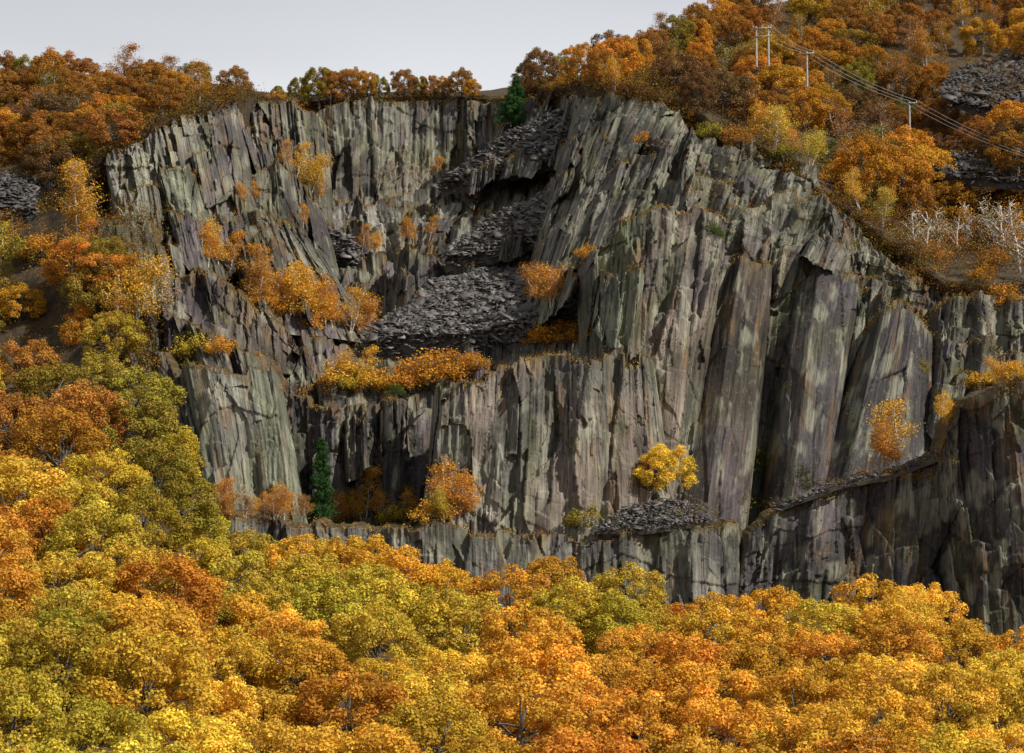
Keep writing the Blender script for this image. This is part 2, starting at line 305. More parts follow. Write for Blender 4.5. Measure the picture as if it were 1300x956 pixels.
slope("hillside",[(650,106,740),(760,96,740),(800,72,745),(870,40,750),(960,10,765),(1100,-24,785),(1300,-42,790),(1450,-60,800)],
      [(655,114,622),(735,108,590),(800,112,553),(862,132,541),(960,184,525),(1085,275,508),(1200,362,497),(1450,352,492)],MH,"steep hillside of heather, bracken and autumn trees","hill",bump=1.6)
slope("hillside",[(-200,300,540),(0,270,538),(60,262,534),(120,285,512),(180,420,490)],[(-200,720,440),(0,720,440),(60,720,440),(120,720,445),(240,720,450)],MH,"wooded slope at the quarry edge","hill")
OUTX=[-250,0,60,110,160,205,232,240,262,330,380,450,510,550,600,650,720,800,850,900,960,1030,1090,1150,1210,1235,1300,1550]
OUTY=[425,432,440,442,452,500,560,620,668,692,684,668,680,712,722,706,705,724,766,760,766,766,746,730,745,770,782,785]
def outl(px):return np.interp(px,OUTX,OUTY)
def dcan(t):return 424+(205-424)*t**.85
gp=np.linspace(-250,1550,80)[None,:];gt=np.linspace(0,1,50)[:,None]
py=outl(gp)*(1-gt)+1010*gt
gx,gy,gz=W(gp+0*gt,py,dcan(gt)+0*gp);gz=gz-8.6
k=30
nx=gx[-1][None]*np.linspace(1,.3,k)[1:,None];ny=gy[-1][None]*np.linspace(1,.1,k)[1:,None];nz=gz[-1][None]+(-24-gz[-1][None])*np.linspace(0,1,k)[1:,None]
fx=gx[:1];fy=gy[:1]+25;fz=gz[:1]-1
X=np.concatenate([fx,gx,nx]);Y=np.concatenate([fy,gy,ny]);Z=np.concatenate([fz,gz,nz])
add("hillside",mk_mesh("hillside",np.stack([X,Y,Z],-1).reshape(-1,3),gridq(X.shape[0],80),MG),"leaf littered valley slope beneath the oak wood","hill",kind="structure")
gv=np.array([(-4000,-1500,-25),(4000,-1500,-25),(4000,6000,-25),(-4000,6000,-25)],float)
add("ground",mk_mesh("ground",gv,np.array([[0,1,2,3]]),MG),"dark valley floor reaching the horizon","ground",kind="structure")
# ------------------------------------------------------------ scree
def boxes(C,dim,rot):
    n=len(C);base=np.array([(a,b,c) for a in(-.5,.5) for b in(-.5,.5) for c in(-.5,.5)])
    v=base[None]*dim[:,None,:]
    v[:,:,0]+=v[:,:,1]*rng.uniform(-.5,.5,(n,1))
    v=np.einsum('nij,nkj->nki',rot,v)+C[:,None,:]
    q=np.array([[0,1,3,2],[4,6,7,5],[0,4,5,1],[2,3,7,6],[0,2,6,4],[1,5,7,3]])
    Q=(q[None]+8*np.arange(n)[:,None,None]).reshape(-1,4)
    return v.reshape(-1,3),Q
def rotm(n,tilt):
    a=rng.uniform(0,2*np.pi,n);b=rng.normal(.35,tilt,n);c=rng.normal(0,tilt,n)
    ca,sa,cb,sb,cc,sc=np.cos(a),np.sin(a),np.cos(b),np.sin(b),np.cos(c),np.sin(c);o=np.zeros(n);i=np.ones(n)
    Rz=np.stack([ca,-sa,o,sa,ca,o,o,o,i],-1).reshape(n,3,3);Rx=np.stack([i,o,o,o,cb,-sb,o,sb,cb],-1).reshape(n,3,3);Ry=np.stack([cc,o,sc,o,i,o,-sc,o,cc],-1).reshape(n,3,3)
    return Rx@Ry@Rz
def scree(top,bot,n,size=1.,label="tumbled slope of broken slate waste",bulge=0,dd=0,lump=2.4,apron=6.,spill=.12,tone=1.):
    top=[(a,b,c-dd) for a,b,c in top];bot=[(a,b,c-dd) for a,b,c in bot]
    P,nu,nv,v=patch_base(top,bot,3,3)
    x,y,z=W(P[...,0],P[...,1],P[...,2])
    z=z+(fbm(x/5,y/5,5)-.5)*lump+bulge*np.sin(np.linspace(0,np.pi,nu))[None,:]*(1-v)
    u=rng.uniform(0,1,n);w=rng.uniform(0,1+spill,n)
    i=np.minimum(w*(nv-1),nv-1).astype(int);j=(u*(nu-1)).astype(int)
    ov=np.maximum(w-1,0)/spill*apron*rng.uniform(.1,1,n)**1.5
    C=np.stack([x[i,j]+rng.normal(0,.6,n),y[i,j]+rng.normal(0,.6,n)-.3*(ov>0),z[i,j]+rng.uniform(-.1,.3,n)-ov],-1)
    s=size*rng.lognormal(-.25,.5,n)
    dim=np.stack([s*rng.uniform(.8,1.7,n),s*rng.uniform(.5,1.1,n),s*rng.uniform(.08,.22,n)],-1)
    bv,bq=boxes(C,dim,rotm(n,.30))
    reg(x,y,z)
    a=np.array([[.3],[1.],[1.6]])*apron/1.6
    x=np.concatenate([x,x[-1][None]+0*a]);y=np.concatenate([y,y[-1][None]+a*.1]);z=np.concatenate([z,z[-1][None]-a])
    g=np.stack([x,y,z],-1).reshape(-1,3);gq=gridq(x.shape[0],nu)
    bc=np.repeat(rng.uniform(.5,1.7,n)[:,None]*np.array((.115,.105,.102))[None]*tone,8,0)
    V=np.concatenate([g,bv]);Q=np.concatenate([gq,bq+len(g)]);C2=np.concatenate([np.tile(np.array((.06,.055,.050))*tone,(len(g),1)),bc])
    add("slate_scree",mk_mesh("slate_scree",V,Q,MSH,C2),label,"slate scree",kind="stuff")
scree([(560,354,554),(640,344,552),(725,336,546)],[(464,430,531),(600,418,525),(750,384,515)],9500,.75,dd=3)
scree([(618,280,570),(690,250,561),(750,222,554)],[(566,326,563),(640,310,556),(745,278,541)],5500,.72,dd=4,apron=3)
scree([(655,170,600),(690,150,598),(732,140,590)],[(560,232,602),(620,214,596),(712,196,582)],5000,.75,"slope of dark slate waste below the rim",dd=4,apron=3)
scree([(380,288,600),(420,292,596),(450,312,590)],[(385,316,594),(420,322,591),(460,334,587)],1100,.65,dd=4,apron=2)
scree([(1205,96,630),(1250,78,640),(1330,50,650)],[(1205,128,600),(1260,132,596),(1330,130,592)],4000,.8,"dark slate tip on the heathery hillside",dd=6,apron=2,tone=.6)
scree([(1190,196,575),(1250,190,575),(1330,196,570)],[(1180,214,560),(1250,226,552),(1330,230,550)],1800,.75,"dark slate tip on the heathery hillside",dd=6,apron=2,tone=.6)
scree([(-60,224,552),(0,222,552),(46,228,552)],[(-60,262,536),(0,262,536),(46,264,536)],2400,.65,"dark drystone slate tip among rusty oaks",dd=9,apron=3,tone=.7)
scree([(800,644,448),(845,636,448),(885,642,448)],[(755,672,443.5),(830,670,442.5),(905,659,442.5)],2600,.33,"fan of broken slate on the lower ledge",bulge=.2,lump=.8,apron=.8,spill=.05)
scree([(1000,638,449),(1060,612,447.5),(1130,599,445.5),(1192,572,443.5)],[(985,646,445.5),(1060,618,443),(1130,604,441),(1196,580,439)],1500,.33,"strip of slate rubble along a sloping ledge",lump=.9,apron=.6,spill=.05,tone=.9)
for b in [(668,188,60,34,-16,-8,1),(600,205,64,34,-14,-4,4),(706,218,50,40,-14,-10,0),(612,262,80,36,-22,-6,1),(664,290,56,34,-18,-6,4),(590,330,50,26,-14,-4,1),(720,170,36,40,-10,-8,1),(540,300,50,30,-10,-4,2),(500,340,40,30,-8,-2,1)]:
    bench(*b,out=5.)
for b in [(676,122,56,50,-6,-12,1),(722,118,50,60,-4,-14,0)]:
    bench(*b,out=7.)
# ------------------------------------------------------------ foliage
def leafcards(C,Nrm,size,asp=.62):
    n=len(C)
    r=rng.normal(size=(n,3));t1=np.cross(Nrm,r);t1/=np.linalg.norm(t1,axis=1)[:,None]+1e-9
    t2=np.cross(Nrm,t1)
    s=size[:,None]*.5
    k=rng.uniform(-.25,.25,(n,1))
    V=np.stack([C-t1*s,C+t2*s*asp+t1*s*k,C+t1*s,C-t2*s*asp+t1*s*k],1).reshape(-1,3)
    return V,np.arange(4*n).reshape(-1,4)
def unit(a):return a/(np.linalg.norm(a,axis=-1,keepdims=True)+1e-9)
def tube(pts,rad,sides=6):
    pts=np.array(pts,float);n=len(pts);V=[]
    for i in range(n):
        d=pts[min(i+1,n-1)]-pts[max(i-1,0)];d/=np.linalg.norm(d)+1e-9
        a=np.cross(d,(0.31,.95,.1));a/=np.linalg.norm(a);b=np.cross(d,a)
        for k in range(sides):
            th=2*math.pi*k/sides;V.append(pts[i]+rad[i]*(a*math.cos(th)+b*math.sin(th)))
    Q=[]
    for i in range(n-1):
        for k in range(sides):
            k2=(k+1)%sides;Q.append((i*sides+k,i*sides+k2,(i+1)*sides+k2,(i+1)*sides+k))
    return np.array(V),np.array(Q)
def joinm(L):
    V=[];Q=[];o=0
    for v,q in L:
        V.append(v);Q.append(q+o);o+=len(v)
    return np.concatenate(V),np.concatenate(Q)
def limb(a,b,r0,r1,wig=.3,n=5,sides=5):
    a=np.array(a,float);b=np.array(b,float);t=np.linspace(0,1,n)[:,None]
    p=a*(1-t)+b*t+np.r_[np.zeros((1,3)),rng.normal(0,wig,(n-1,3))*np.linspace(.4,1,n-1)[:,None]]
    return tube(p,np.linspace(r0,r1,n),sides),p
def tint(n,spread=.25,rust=.15):
    v=rng.lognormal(0,spread,(n,1));h=rng.normal(0,rust,(n,1))
    return np.clip(np.concatenate([v*(1+h*.25),v*(1-h),v*(1-h*.8)],1),.15,2.2)
def oak(seed,nclump=92,per=205,R=4.7,H=10,low=.2,leaf=.275):
    global rng;rng=np.random.default_rng(seed)
    parts=[];(tb,p)=limb((0,0,-1.5),(rng.normal(0,.3),rng.normal(0,.3),H*.5),.36,.2,.12,6,8);parts.append(tb)
    cl=[]
    while len(cl)<nclump:
        a=rng.uniform(0,2*np.pi);c=rng.uniform(-.8,1);rr=math.sqrt(max(0,1-c*c))
        sc=1+.09*math.sin(3*a+seed)+.07*math.sin(5*a+2*seed+c*3)+.07*math.sin(5*c+seed+a)
        f=sc*rng.uniform(.78,.98)
        zc=low+(H-low)*.46
        q=np.array([math.cos(a)*rr**.9*R*f,math.sin(a)*rr**.9*R*f,zc+c*(H-low)*.50*f])
        cl.append((q,rng.uniform(.6,1.25)))
    for q,r in cl[::4]:
        st=p[rng.integers(2,6)];(tb2,_)=limb(st,q,.12,.03,.25,5,4);parts.append(tb2)
    C=[];Nn=[];T=[]
    for q,r in cl:
        n=int(per*r*r/1.0)
        d=unit(rng.normal(size=(n,3)));d[:,2]=np.where(d[:,2]<-.6,-d[:,2],d[:,2])
        pos=q+d*(r*rng.uniform(.55,1.08,(n,1)))
        C.append(pos);Nn.append(unit(d+rng.normal(0,.45,(n,3))))
        T.append(tint(n,.17,.07)*rng.lognormal(0,.14)*np.array([1,1+rng.normal(0,.05),1]))
    C=np.concatenate(C);Nn=np.concatenate(Nn);T=np.concatenate(T)
    s=leaf*rng.uniform(.6,1.3,len(C))
    V,Q=leafcards(C,Nn,s,.78)
    tv,tq=joinm(parts)
    return mk_mesh("trunk",tv,tq,MB),mk_mesh("crown",V,Q,ML,np.repeat(T,4,0)),H
def birch(seed,H=9,stems=2,per=95,leaf=.23,dens=1.,spread=1.,thick=1.):
    global rng;rng=np.random.default_rng(seed)
    parts=[];C=[]
    for s in range(stems):
        lean=rng.normal(0,.08+.05*stems,2)*H;hh=H*rng.uniform(.8,1)
        (tb,p)=limb((rng.normal(0,.2),rng.normal(0,.2),-1),(lean[0],lean[1],hh),.15*thick,.05*thick,.16,9,6);parts.append(tb)
        for k in range(int(14*dens)+7):
            f=rng.uniform(.22,.98);i=f*8;i0=int(i);b=p[i0]*(1-(i-i0))+p[min(i0+1,8)]*(i-i0)
            a=rng.uniform(0,2*np.pi);ln=(1.15-f)*H*.30*rng.uniform(.6,1.3)*spread+.4
            e=b+np.array([math.cos(a)*ln,math.sin(a)*ln,ln*rng.uniform(.4,1.0)])
            (tb2,pp)=limb(b,e,.055*thick,.02*thick,.08,4,4);parts.append(tb2)
            for m in range(3):
                g=e-(e-b)*rng.uniform(0,.7)+rng.normal(0,.25,3);g2=g+rng.normal(0,.5,3)
                if rng.random()<.5:(tb3,_)=limb(g,g2,.024*thick,.014*thick,.05,3,3);parts.append(tb3)
                n=int(per*dens*rng.uniform(.15,.8));C.append(g+rng.normal(0,.45*spread,(n,3))*np.array([1,1,.9]))
    C=np.concatenate(C);n=len(C)
    V,Q=leafcards(C,unit(rng.normal(size=(n,3))+np.array([0,0,.4])),leaf*rng.uniform(.6,1.3,n),.7)
    tv,tq=joinm(parts)
    return mk_mesh("trunk",tv,tq,MBB),mk_mesh("crown",V,Q,ML,np.repeat(tint(n,.28,.12),4,0)),H
def shrub(seed,H=3.5,R=2.4):
    global rng;rng=np.random.default_rng(seed)
    parts=[];C=[];Nn=[]
    for k in range(24):
        a=rng.uniform(0,2*np.pi);rr=R*math.sqrt(rng.random());q=np.array([math.cos(a)*rr,math.sin(a)*rr,H*rng.uniform(.15,.9)*(1-.45*(rr/R)**2)])
        (tb,_)=limb((rng.normal(0,.15),rng.normal(0,.15),-.6),q,.05,.015,.12,4,4);parts.append(tb)
        n=90;d=unit(rng.normal(size=(n,3)));C.append(q+d*rng.uniform(.2,.95,(n,1)));Nn.append(unit(d+rng.normal(0,.6,(n,3))))
    C=np.concatenate(C);Nn=np.concatenate(Nn);n=len(C)
    V,Q=leafcards(C,Nn,.24*rng.uniform(.6,1.3,n),.7);tv,tq=joinm(parts)
    return mk_mesh("stems",tv,tq,MB),mk_mesh("foliage",V,Q,ML,np.repeat(tint(n,.28,.12),4,0)),H
def conifer(seed,H=11,R=2.1,rag=.1,lean=.1):
    global rng;rng=np.random.default_rng(seed)
    (tb,p)=limb((0,0,-1),(lean,.1,H),.18,.03,.05,7,6);parts=[tb];C=[];Nn=[]
    for k in range(190):
        f=rng.uniform(.02,.97)
        a=rng.uniform(0,2*np.pi);ln=R*(1-f)**.8*rng.uniform(.7-rag,1.1+rag)+.12;b=np.array([lean*f,0,f*H])
        e=b+np.array([math.cos(a)*ln,math.sin(a)*ln,-.12*ln])
        (t2,_)=limb(b,e,.035,.01,.03,3,3);parts.append(t2)
        n=int(70+80*ln);t=rng.uniform(.15,1.05,(n,1))
        C.append(b*(1-t)+e*t+rng.normal(0,.18,(n,3)));Nn.append(unit(rng.normal(size=(n,3))+np.array([0,-.3,.6])))
    C=np.concatenate(C);Nn=np.concatenate(Nn);n=len(C)
    V,Q=leafcards(C,Nn,.24*rng.uniform(.6,1.3,n),.45);tv,tq=joinm(parts)
    return mk_mesh("trunk",tv,tq,MB),mk_mesh("crown",V,Q,ML,np.repeat(tint(n,.3,.1),4,0)),H
OAKS=[oak(s) for s in(1,2,3,4,5)]
BIR=[birch(21,9,1),birch(22,9,2),birch(23,8,3,65),birch(24,9,2,75,.22,.8)]
BARE=[birch(31,9,3,20,.2,1.1,1,1.5),birch(32,9,2,14,.2,1.2,1,1.6)]
SHR=[shrub(41),shrub(42),shrub(43)]
CON=[conifer(51),conifer(52,11,3.4,.4,1.6)]
rng=np.random.default_rng(99)
KN={'oak':('oak_tree',OAKS,'trunk','crown','oak tree'),'birch':('birch_tree',BIR,'trunk','crown','birch tree'),'bare':('birch_tree',BARE,'trunk','crown','birch tree'),
    'shrub':('shrub',SHR,'stems','foliage','shrub'),'con':('conifer_tree',CON,'trunk','crown','conifer')}
def plant(kind,x,y,z,h,colr,label,group,wide=1.,var=None):
    nm,vs,pn,cn,cat=KN[kind];i=rng.integers(0,len(vs)) if var is None else var
    tm,cm,H=vs[i];s=h/H
    e=bpy.data.objects.new(nm,None);COL.objects.link(e);e.empty_display_size=.5
    e.location=(x,y,z);e.scale=(s*wide,s*wide,s);e.rotation_euler=(0,0,rng.uniform(0,6.28) if kind!='con' else 0)
    e["label"]=label;e["category"]=cat
    if group:e["group"]=group
    for n,m in((pn,tm),(cn,cm)):
        o=bpy.data.objects.new(n,m);COL.objects.link(o);o.parent=e;o.color=(*colr,1)
    return e
GOLD=(.70,.40,.050);YEL=(.72,.48,.060);ORG=(.62,.30,.043);RUST=(.44,.205,.046);YGR=(.56,.42,.055);OLV=(.34,.265,.045);GRN=(.09,.14,.035);DGR=(.045,.105,.030);BRN=(.26,.15,.06);PAL=(.50,.36,.16)
CN={GOLD:"golden",YEL:"yellow",ORG:"orange",RUST:"rusty brown",YGR:"yellow green",OLV:"olive green",GRN:"green",DGR:"dark green",BRN:"brown",PAL:"pale straw"}
def jit(c,a=.12):
    v=1+rng.normal(0,a);return tuple(min(max(q*v*(1+rng.normal(0,a*.3)),.005),.85) for q in c)
ANCH=[(20,470,OLV),(60,520,RUST),(130,470,OLV),(190,530,OLV),(180,590,OLV),(20,590,ORG),(90,590,ORG),(60,640,ORG),(150,640,YGR),(180,690,ORG),(30,720,GOLD),(100,730,YGR),
(250,700,YGR),(320,730,YGR),(400,710,YGR),(470,695,GOLD),(520,720,GOLD),(60,800,YGR),(160,840,GOLD),(260,800,GOLD),(380,780,YGR),(460,800,YGR),(560,760,YGR),(600,760,GOLD),(680,740,GOLD),
(750,730,GOLD),(800,760,YGR),(740,800,GOLD),(660,830,GOLD),(550,840,YEL),(850,840,ORG),(880,800,GOLD),(940,790,GOLD),(1000,820,GOLD),(1040,780,ORG),(1100,770,GOLD),(1180,760,YEL),(1250,790,GOLD),(1290,810,GOLD),(1150,840,GOLD),(950,860,GOLD),(420,860,GOLD),(300,860,YEL),(100,860,YGR),(1250,860,YEL)]
pts=[];tries=0
while tries<9000:
    tries+=1
    px=rng.uniform(-70,1370);o=float(outl(px));t=rng.random();pyy=o+(1010-o)*t;d=float(dcan(t))
    sx=6.7*F/d;sy=sx*.42
    if all(((px-a)/sx)**2+((pyy-b)/sy)**2>1 for a,b,_ in pts):pts.append((px,pyy,t))
for px,pyy,t in pts:
    d=float(dcan(t));x,y,z=W(px,pyy,d)
    c=min(ANCH,key=lambda a:(a[0]-px-rng.normal(0,18))**2+(a[1]-pyy-18-rng.normal(0,12))**2)[2]
    if rng.random()<.15:c=[GOLD,ORG,YGR,YEL][rng.integers(0,4)]
    h=9.9*rng.uniform(.86,1.12)
    plant('oak',float(x),float(y),float(z)-8.9,h,jit(c,.12),CN[c]+" oak tree with a dense rounded crown","oaks of the valley wood",wide=rng.uniform(1.1,1.3))
nfg=len(pts)
def darken(c,k=.72):return tuple(q*k for q in c)  # darkens leaf colour; the hill woods get their cloud shade painted in
def forest(top,bot,xr,sx,sy,kinds,cols,h,group,tail,maxn=200,wide=1.,dl=.75,skip=None):
    P=[];tr=0
    tx,ty=zip(*top);bx,by=zip(*bot)
    while tr<5000 and len(P)<maxn:
        tr+=1;px=rng.uniform(*xr);a=np.interp(px,tx,ty);b=np.interp(px,bx,by);pyy=rng.uniform(a,b)
        if skip and any(x0<px<x1 and y0<pyy<y1 for x0,x1,y0,y1 in skip):continue
        if all(((px-q)/sx)**2+((pyy-w)/sy)**2>1 for q,w in P):P.append((px,pyy))
    for px,pyy in P:
        d=D(px,pyy);x,y,z=W(px,pyy,d);k=kinds[rng.integers(0,len(kinds))];c=cols[rng.integers(0,len(cols))]
        plant(k,float(x),float(y),float(z)-.3,(.5 if k=='shrub' else 1)*h*rng.uniform(.75,1.15),jit(darken(c,dl),.15),CN[c]+" "+{'oak':"oak tree",'birch':"birch tree",'bare':"thin half bare birch tree",'shrub':"shrub"}[k]+" "+tail,group,wide*rng.uniform(.9,1.2))
    return len(P)
n1=forest([(-40,112),(60,103),(210,104),(262,112),(320,122)],[(-40,300),(0,290),(60,250),(130,200),(200,154),(262,130),(320,124)],(-35,312),30,13,['oak','oak','oak','oak','birch'],[RUST,RUST,ORG,OLV,RUST,ORG,BRN],8.6,"rusty oaks on the hill","on the heathery hill",95,1.22,.8,skip=[(-60,56,218,300)])
n2=forest([(-40,300),(60,262),(120,300),(150,400)],[(-40,480),(60,480),(150,480)],(-35,150),34,17,['oak','oak','birch','birch'],[GOLD,ORG,OLV,GOLD,YGR,ORG],8.6,"trees on the quarry edge slope","beside the quarry edge",50,1.15,.92,skip=[(-60,56,200,312)])
n3=forest([(760,96),(800,76),(870,43),(960,15),(1100,5),(1320,0)],[(760,110),(862,126),(885,158),(960,178),(1045,204),(1085,266),(1150,300),(1200,290),(1320,285)],(765,1320),33,15,['oak','oak','oak','oak','birch','birch','shrub'],[RUST,ORG,RUST,BRN,GOLD,RUST,OLV,ORG],8.6,"trees of the hillside above the quarry","on the steep heathery hillside",190,1.15,.76,skip=[(1195,1320,80,150),(1135,1175,150,200)])
def T(kind,px,py,hp,c,tail,wide=1.,group=None,var=None,dl=1.,near=0.):
    d=D(px,py+4)+1.2-near;x,y,z=W(px,py,d)
    desc={'oak':"oak tree",'birch':"slender birch tree",'bare':"thin half bare birch tree",'shrub':"bushy shrub",'con':"conifer"}[kind]
    plant(kind,float(x),float(y),float(z)-.3,hp*d/F,jit(darken(c,dl),.08),CN[c]+" "+desc+" "+tail,group,wide,var)
G1="birches on the quarry ledges";t1="on a slate ledge"
LB=[(70,285,85,GOLD),(100,290,90,GOLD),(128,272,72,GOLD),(168,408,88,GOLD),(192,404,80,PAL),(92,380,80,ORG),(360,212,34,ORG),(376,222,44,GOLD),(394,240,50,GOLD),(404,250,34,ORG),(385,285,28,ORG),(325,256,30,ORG),(308,254,24,ORG),(262,335,50,ORG),(278,340,64,GOLD),(290,344,54,ORG),(300,350,66,ORG),(318,368,62,ORG),(332,380,52,ORG),
          (345,392,62,ORG),(358,398,60,ORG),(370,406,76,GOLD),(383,410,70,ORG),(397,414,82,GOLD),(410,416,64,ORG),(424,418,70,ORG),(445,420,58,GOLD),(466,426,50,ORG),(460,318,34,ORG),(475,320,28,GOLD),(520,304,30,ORG),(545,302,30,ORG),(555,224,28,ORG),(700,384,56,ORG),(684,380,46,ORG),(722,382,36,RUST),
          (465,660,66,GOLD),(575,660,80,ORG),(592,660,64,ORG),(1142,592,88,GOLD),(1132,596,66,ORG),(1205,540,46,GOLD),(1270,486,36,GOLD),(292,656,52,ORG),(358,658,48,ORG),(445,488,46,GOLD),(460,488,50,GOLD),(780,110,40,GOLD),(955,180,55,GOLD),(985,185,60,YEL),(915,175,50,ORG),(1030,205,45,YGR),(1010,200,40,ORG),(1090,262,50,GOLD),(1120,285,50,YGR),(1150,318,46,GOLD),(70,395,80,ORG),(20,390,60,GOLD)]
for px in range(232,386,15):LB.append((px+float(rng.uniform(-4,4)),655,float(rng.uniform(26,44)),[ORG,GOLD,RUST][int(rng.integers(0,3))]))
for px in range(425,562,17):LB.append((px+float(rng.uniform(-4,4)),660,float(rng.uniform(30,50)),[ORG,GOLD,YGR][int(rng.integers(0,3))]))
for a in LB:T('birch',*a,t1,group=G1,wide=1.1)
for a in [(236,520,55,PAL),(500,238,38,BRN),(480,240,30,BRN),(530,236,30,PAL),(230,645,48,PAL),(312,656,44,PAL),(375,660,42,ORG),(1120,608,36,BRN),(180,300,50,PAL),(150,408,60,PAL)]:
    T('bare',*a,t1,group=G1)
for a in [(1172,348,80,PAL),(1192,352,96,PAL),(1215,354,90,PAL),(1236,354,104,ORG),(1258,352,100,BRN),(1282,352,104,PAL),(1302,350,96,ORG)]:
    T('bare',*a,"at the cliff edge",group=G1,near=3.)
G2="shrubs along the quarry ledges"
for a in [(245,452,36,YGR),(276,450,28,ORG),(436,490,40,GOLD),(458,492,34,YGR),(478,496,34,GOLD),(505,496,36,ORG),(528,494,44,ORG),(553,486,46,ORG),(578,476,36,ORG),(602,468,26,ORG),(500,500,16,GRN),(435,660,30,ORG),(500,662,28,YGR),(525,662,30,GOLD),(545,662,32,GOLD),
          (742,668,30,OLV),(690,434,26,ORG),(706,434,30,ORG),(722,434,30,ORG),(745,326,20,ORG),(1235,492,26,GOLD),(1255,488,24,YEL),(1290,482,30,GOLD),(1275,388,32,ORG),(965,600,30,GRN),(1022,618,16,GRN),(902,300,20,GRN),(1000,640,12,GRN),(350,124,14,ORG),(820,185,20,ORG),(1050,205,30,GRN),(1170,470,16,OLV),(1100,92,18,GRN),(300,352,26,RUST),(330,386,26,ORG),(352,400,26,ORG),(400,418,24,ORG),(680,436,20,ORG),(415,488,16,ORG),
          (1110,292,26,OLV),(1140,318,24,RUST),(1170,345,26,ORG),(1195,358,24,OLV),(1222,358,26,RUST),(1250,356,26,ORG),(1280,355,26,OLV),(1300,354,26,RUST),(1160,325,26,BRN),(1185,330,26,RUST),(1210,335,26,BRN),(1238,332,28,ORG),(1262,336,26,RUST),(1290,332,26,OLV),(1215,315,24,RUST),(1250,312,26,BRN),(1285,310,26,ORG),(900,172,22,OLV),(935,180,24,RUST),(970,186,22,ORG),(1000,200,24,OLV),(1060,230,26,ORG),(1075,258,26,OLV),
          (8,282,30,OLV),(28,288,30,RUST),(48,284,32,ORG),(15,305,36,OLV),(40,308,36,RUST),(62,300,34,GOLD),(5,330,38,YGR),(30,332,38,OLV),(58,328,38,ORG),(80,322,34,OLV),(665,116,22,RUST),(690,113,22,BRN),(715,111,20,ORG)]:
    T('shrub',a[0],a[1],a[2],a[3],t1,wide=1.15,group=G2,dl=.92)
G3="trees along the quarry rim";t3="on the quarry rim"
for a in [(352,127,20,OLV),(380,128,34,OLV),(405,130,50,OLV),(420,128,40,RUST),(447,124,44,RUST),(466,123,34,ORG),(481,122,30,OLV),(512,122,38,RUST),(531,122,28,OLV),(546,122,30,RUST),(562,122,28,ORG),(586,122,38,RUST),(598,123,26,ORG),(686,112,52,BRN),(712,112,46,OLV),(738,108,58,ORG),(765,108,50,RUST),(785,98,50,OLV),(806,96,56,ORG),(668,114,38,BRN),(832,84,54,RUST),(858,72,56,OLV),(885,60,56,RUST),(910,48,56,ORG),(935,38,50,RUST),(960,30,50,BRN)]:
    T('oak',*a,t3,wide=.95,group=G3,dl=.85)
for a in [(1100,262,88,ORG),(1142,270,92,ORG),(1180,258,74,GOLD),(1205,250,50,ORG)]:
    T('oak',*a,"at the top of the cliff",wide=1.,group=G3,dl=.9)
T('oak',843,624,60,YEL,"spreading over the slate fan",wide=1.3)
T('con',407,657,104,DGR,"standing on the lower ledge",var=0,wide=1.05,near=9)
T('con',648,154,62,DGR,"clinging to the rim of the back wall",var=1,wide=1.,near=8)
def under(name,C,cols_,size,label,cat):
    n=len(C);V,Q=leafcards(C,unit(rng.normal(size=(n,3))+np.array([0,-.2,.5])),size*rng.uniform(.5,1.4,n),.6)
    add(name,mk_mesh(name,V,Q,MU,np.repeat(cols_,4,0)),label,cat,kind="stuff")
UC=np.array([RUST,ORG,BRN,OLV,(.12,.07,.04),GOLD,(.12,.13,.04)])*.75
P=[];K=[]
def clumpsat(px,py,r,n,ci,up=.45):
    d=D(px,py);x,y,z=W(px,py,d)
    P.append(np.array([x,y-.2,z+r*up])+rng.normal(0,1,(n,3))*np.array([r,r*.7,r*up]));K.append(UC[ci]*rng.uniform(.45,1.)*rng.lognormal(0,.2,(n,1)))
for i in range(2600):
    px=rng.uniform(760,1310);a=np.interp(px,[760,870,960,1100,1320],[98,44,12,2,0]);b=np.interp(px,[760,862,885,960,1045,1085,1150,1200,1320],[116,134,165,184,212,268,325,358,352])
    clumpsat(px,rng.uniform(a,b),rng.uniform(.7,1.7),60,rng.choice([0,2,3,4,4,0,1,2]),.6)
for i in range(900):
    px=rng.uniform(1090,1310);b=np.interp(px,[1085,1150,1200,1320],[272,330,362,356]);clumpsat(px,b-rng.uniform(0,75),rng.uniform(.7,1.5),50,rng.choice([0,2,3,4,2,1,5]),.6)
for i in range(1000):
    px=rng.uniform(-20,310);a=np.interp(px,[-40,210,320],[100,104,120]);b=np.interp(px,[-40,60,130,200,320],[225,225,200,156,124])
    clumpsat(px,rng.uniform(a,b),rng.uniform(.7,1.6),55,rng.choice([0,2,3,4,1]),.6)
for i in range(900):
    px,pyy=rng.uniform(-20,200),rng.uniform(264,480)
    clumpsat(px,pyy,rng.uniform(.7,1.6),55,rng.choice([0,2,3,6,1,5]),.6)
for (x,y,z) in RIMS:
    m=fbm(np.arange(len(x))/6.,np.zeros(len(x))+x[0],55,3)
    for j in range(len(x)):
        for q in range(5):
            if m[j]>.3:
                r=rng.uniform(.4,1.2);n=40
                P.append(np.array([x[j]+rng.normal(0,.8),y[j]-1.7,z[j]+.2-rng.exponential(1.5)*max(m[j]-.3,0)*5])+rng.normal(0,1,(n,3))*np.array([r,r*.5,r*.4]));K.append(UC[rng.choice([0,2,2,3,4,4,6,1])]*rng.uniform(.4,.95)*rng.lognormal(0,.2,(n,1)))
under("undergrowth",np.concatenate(P),np.concatenate(K),.30,"rusty heather and bracken covering the hillside","undergrowth")
P=[];K=[]
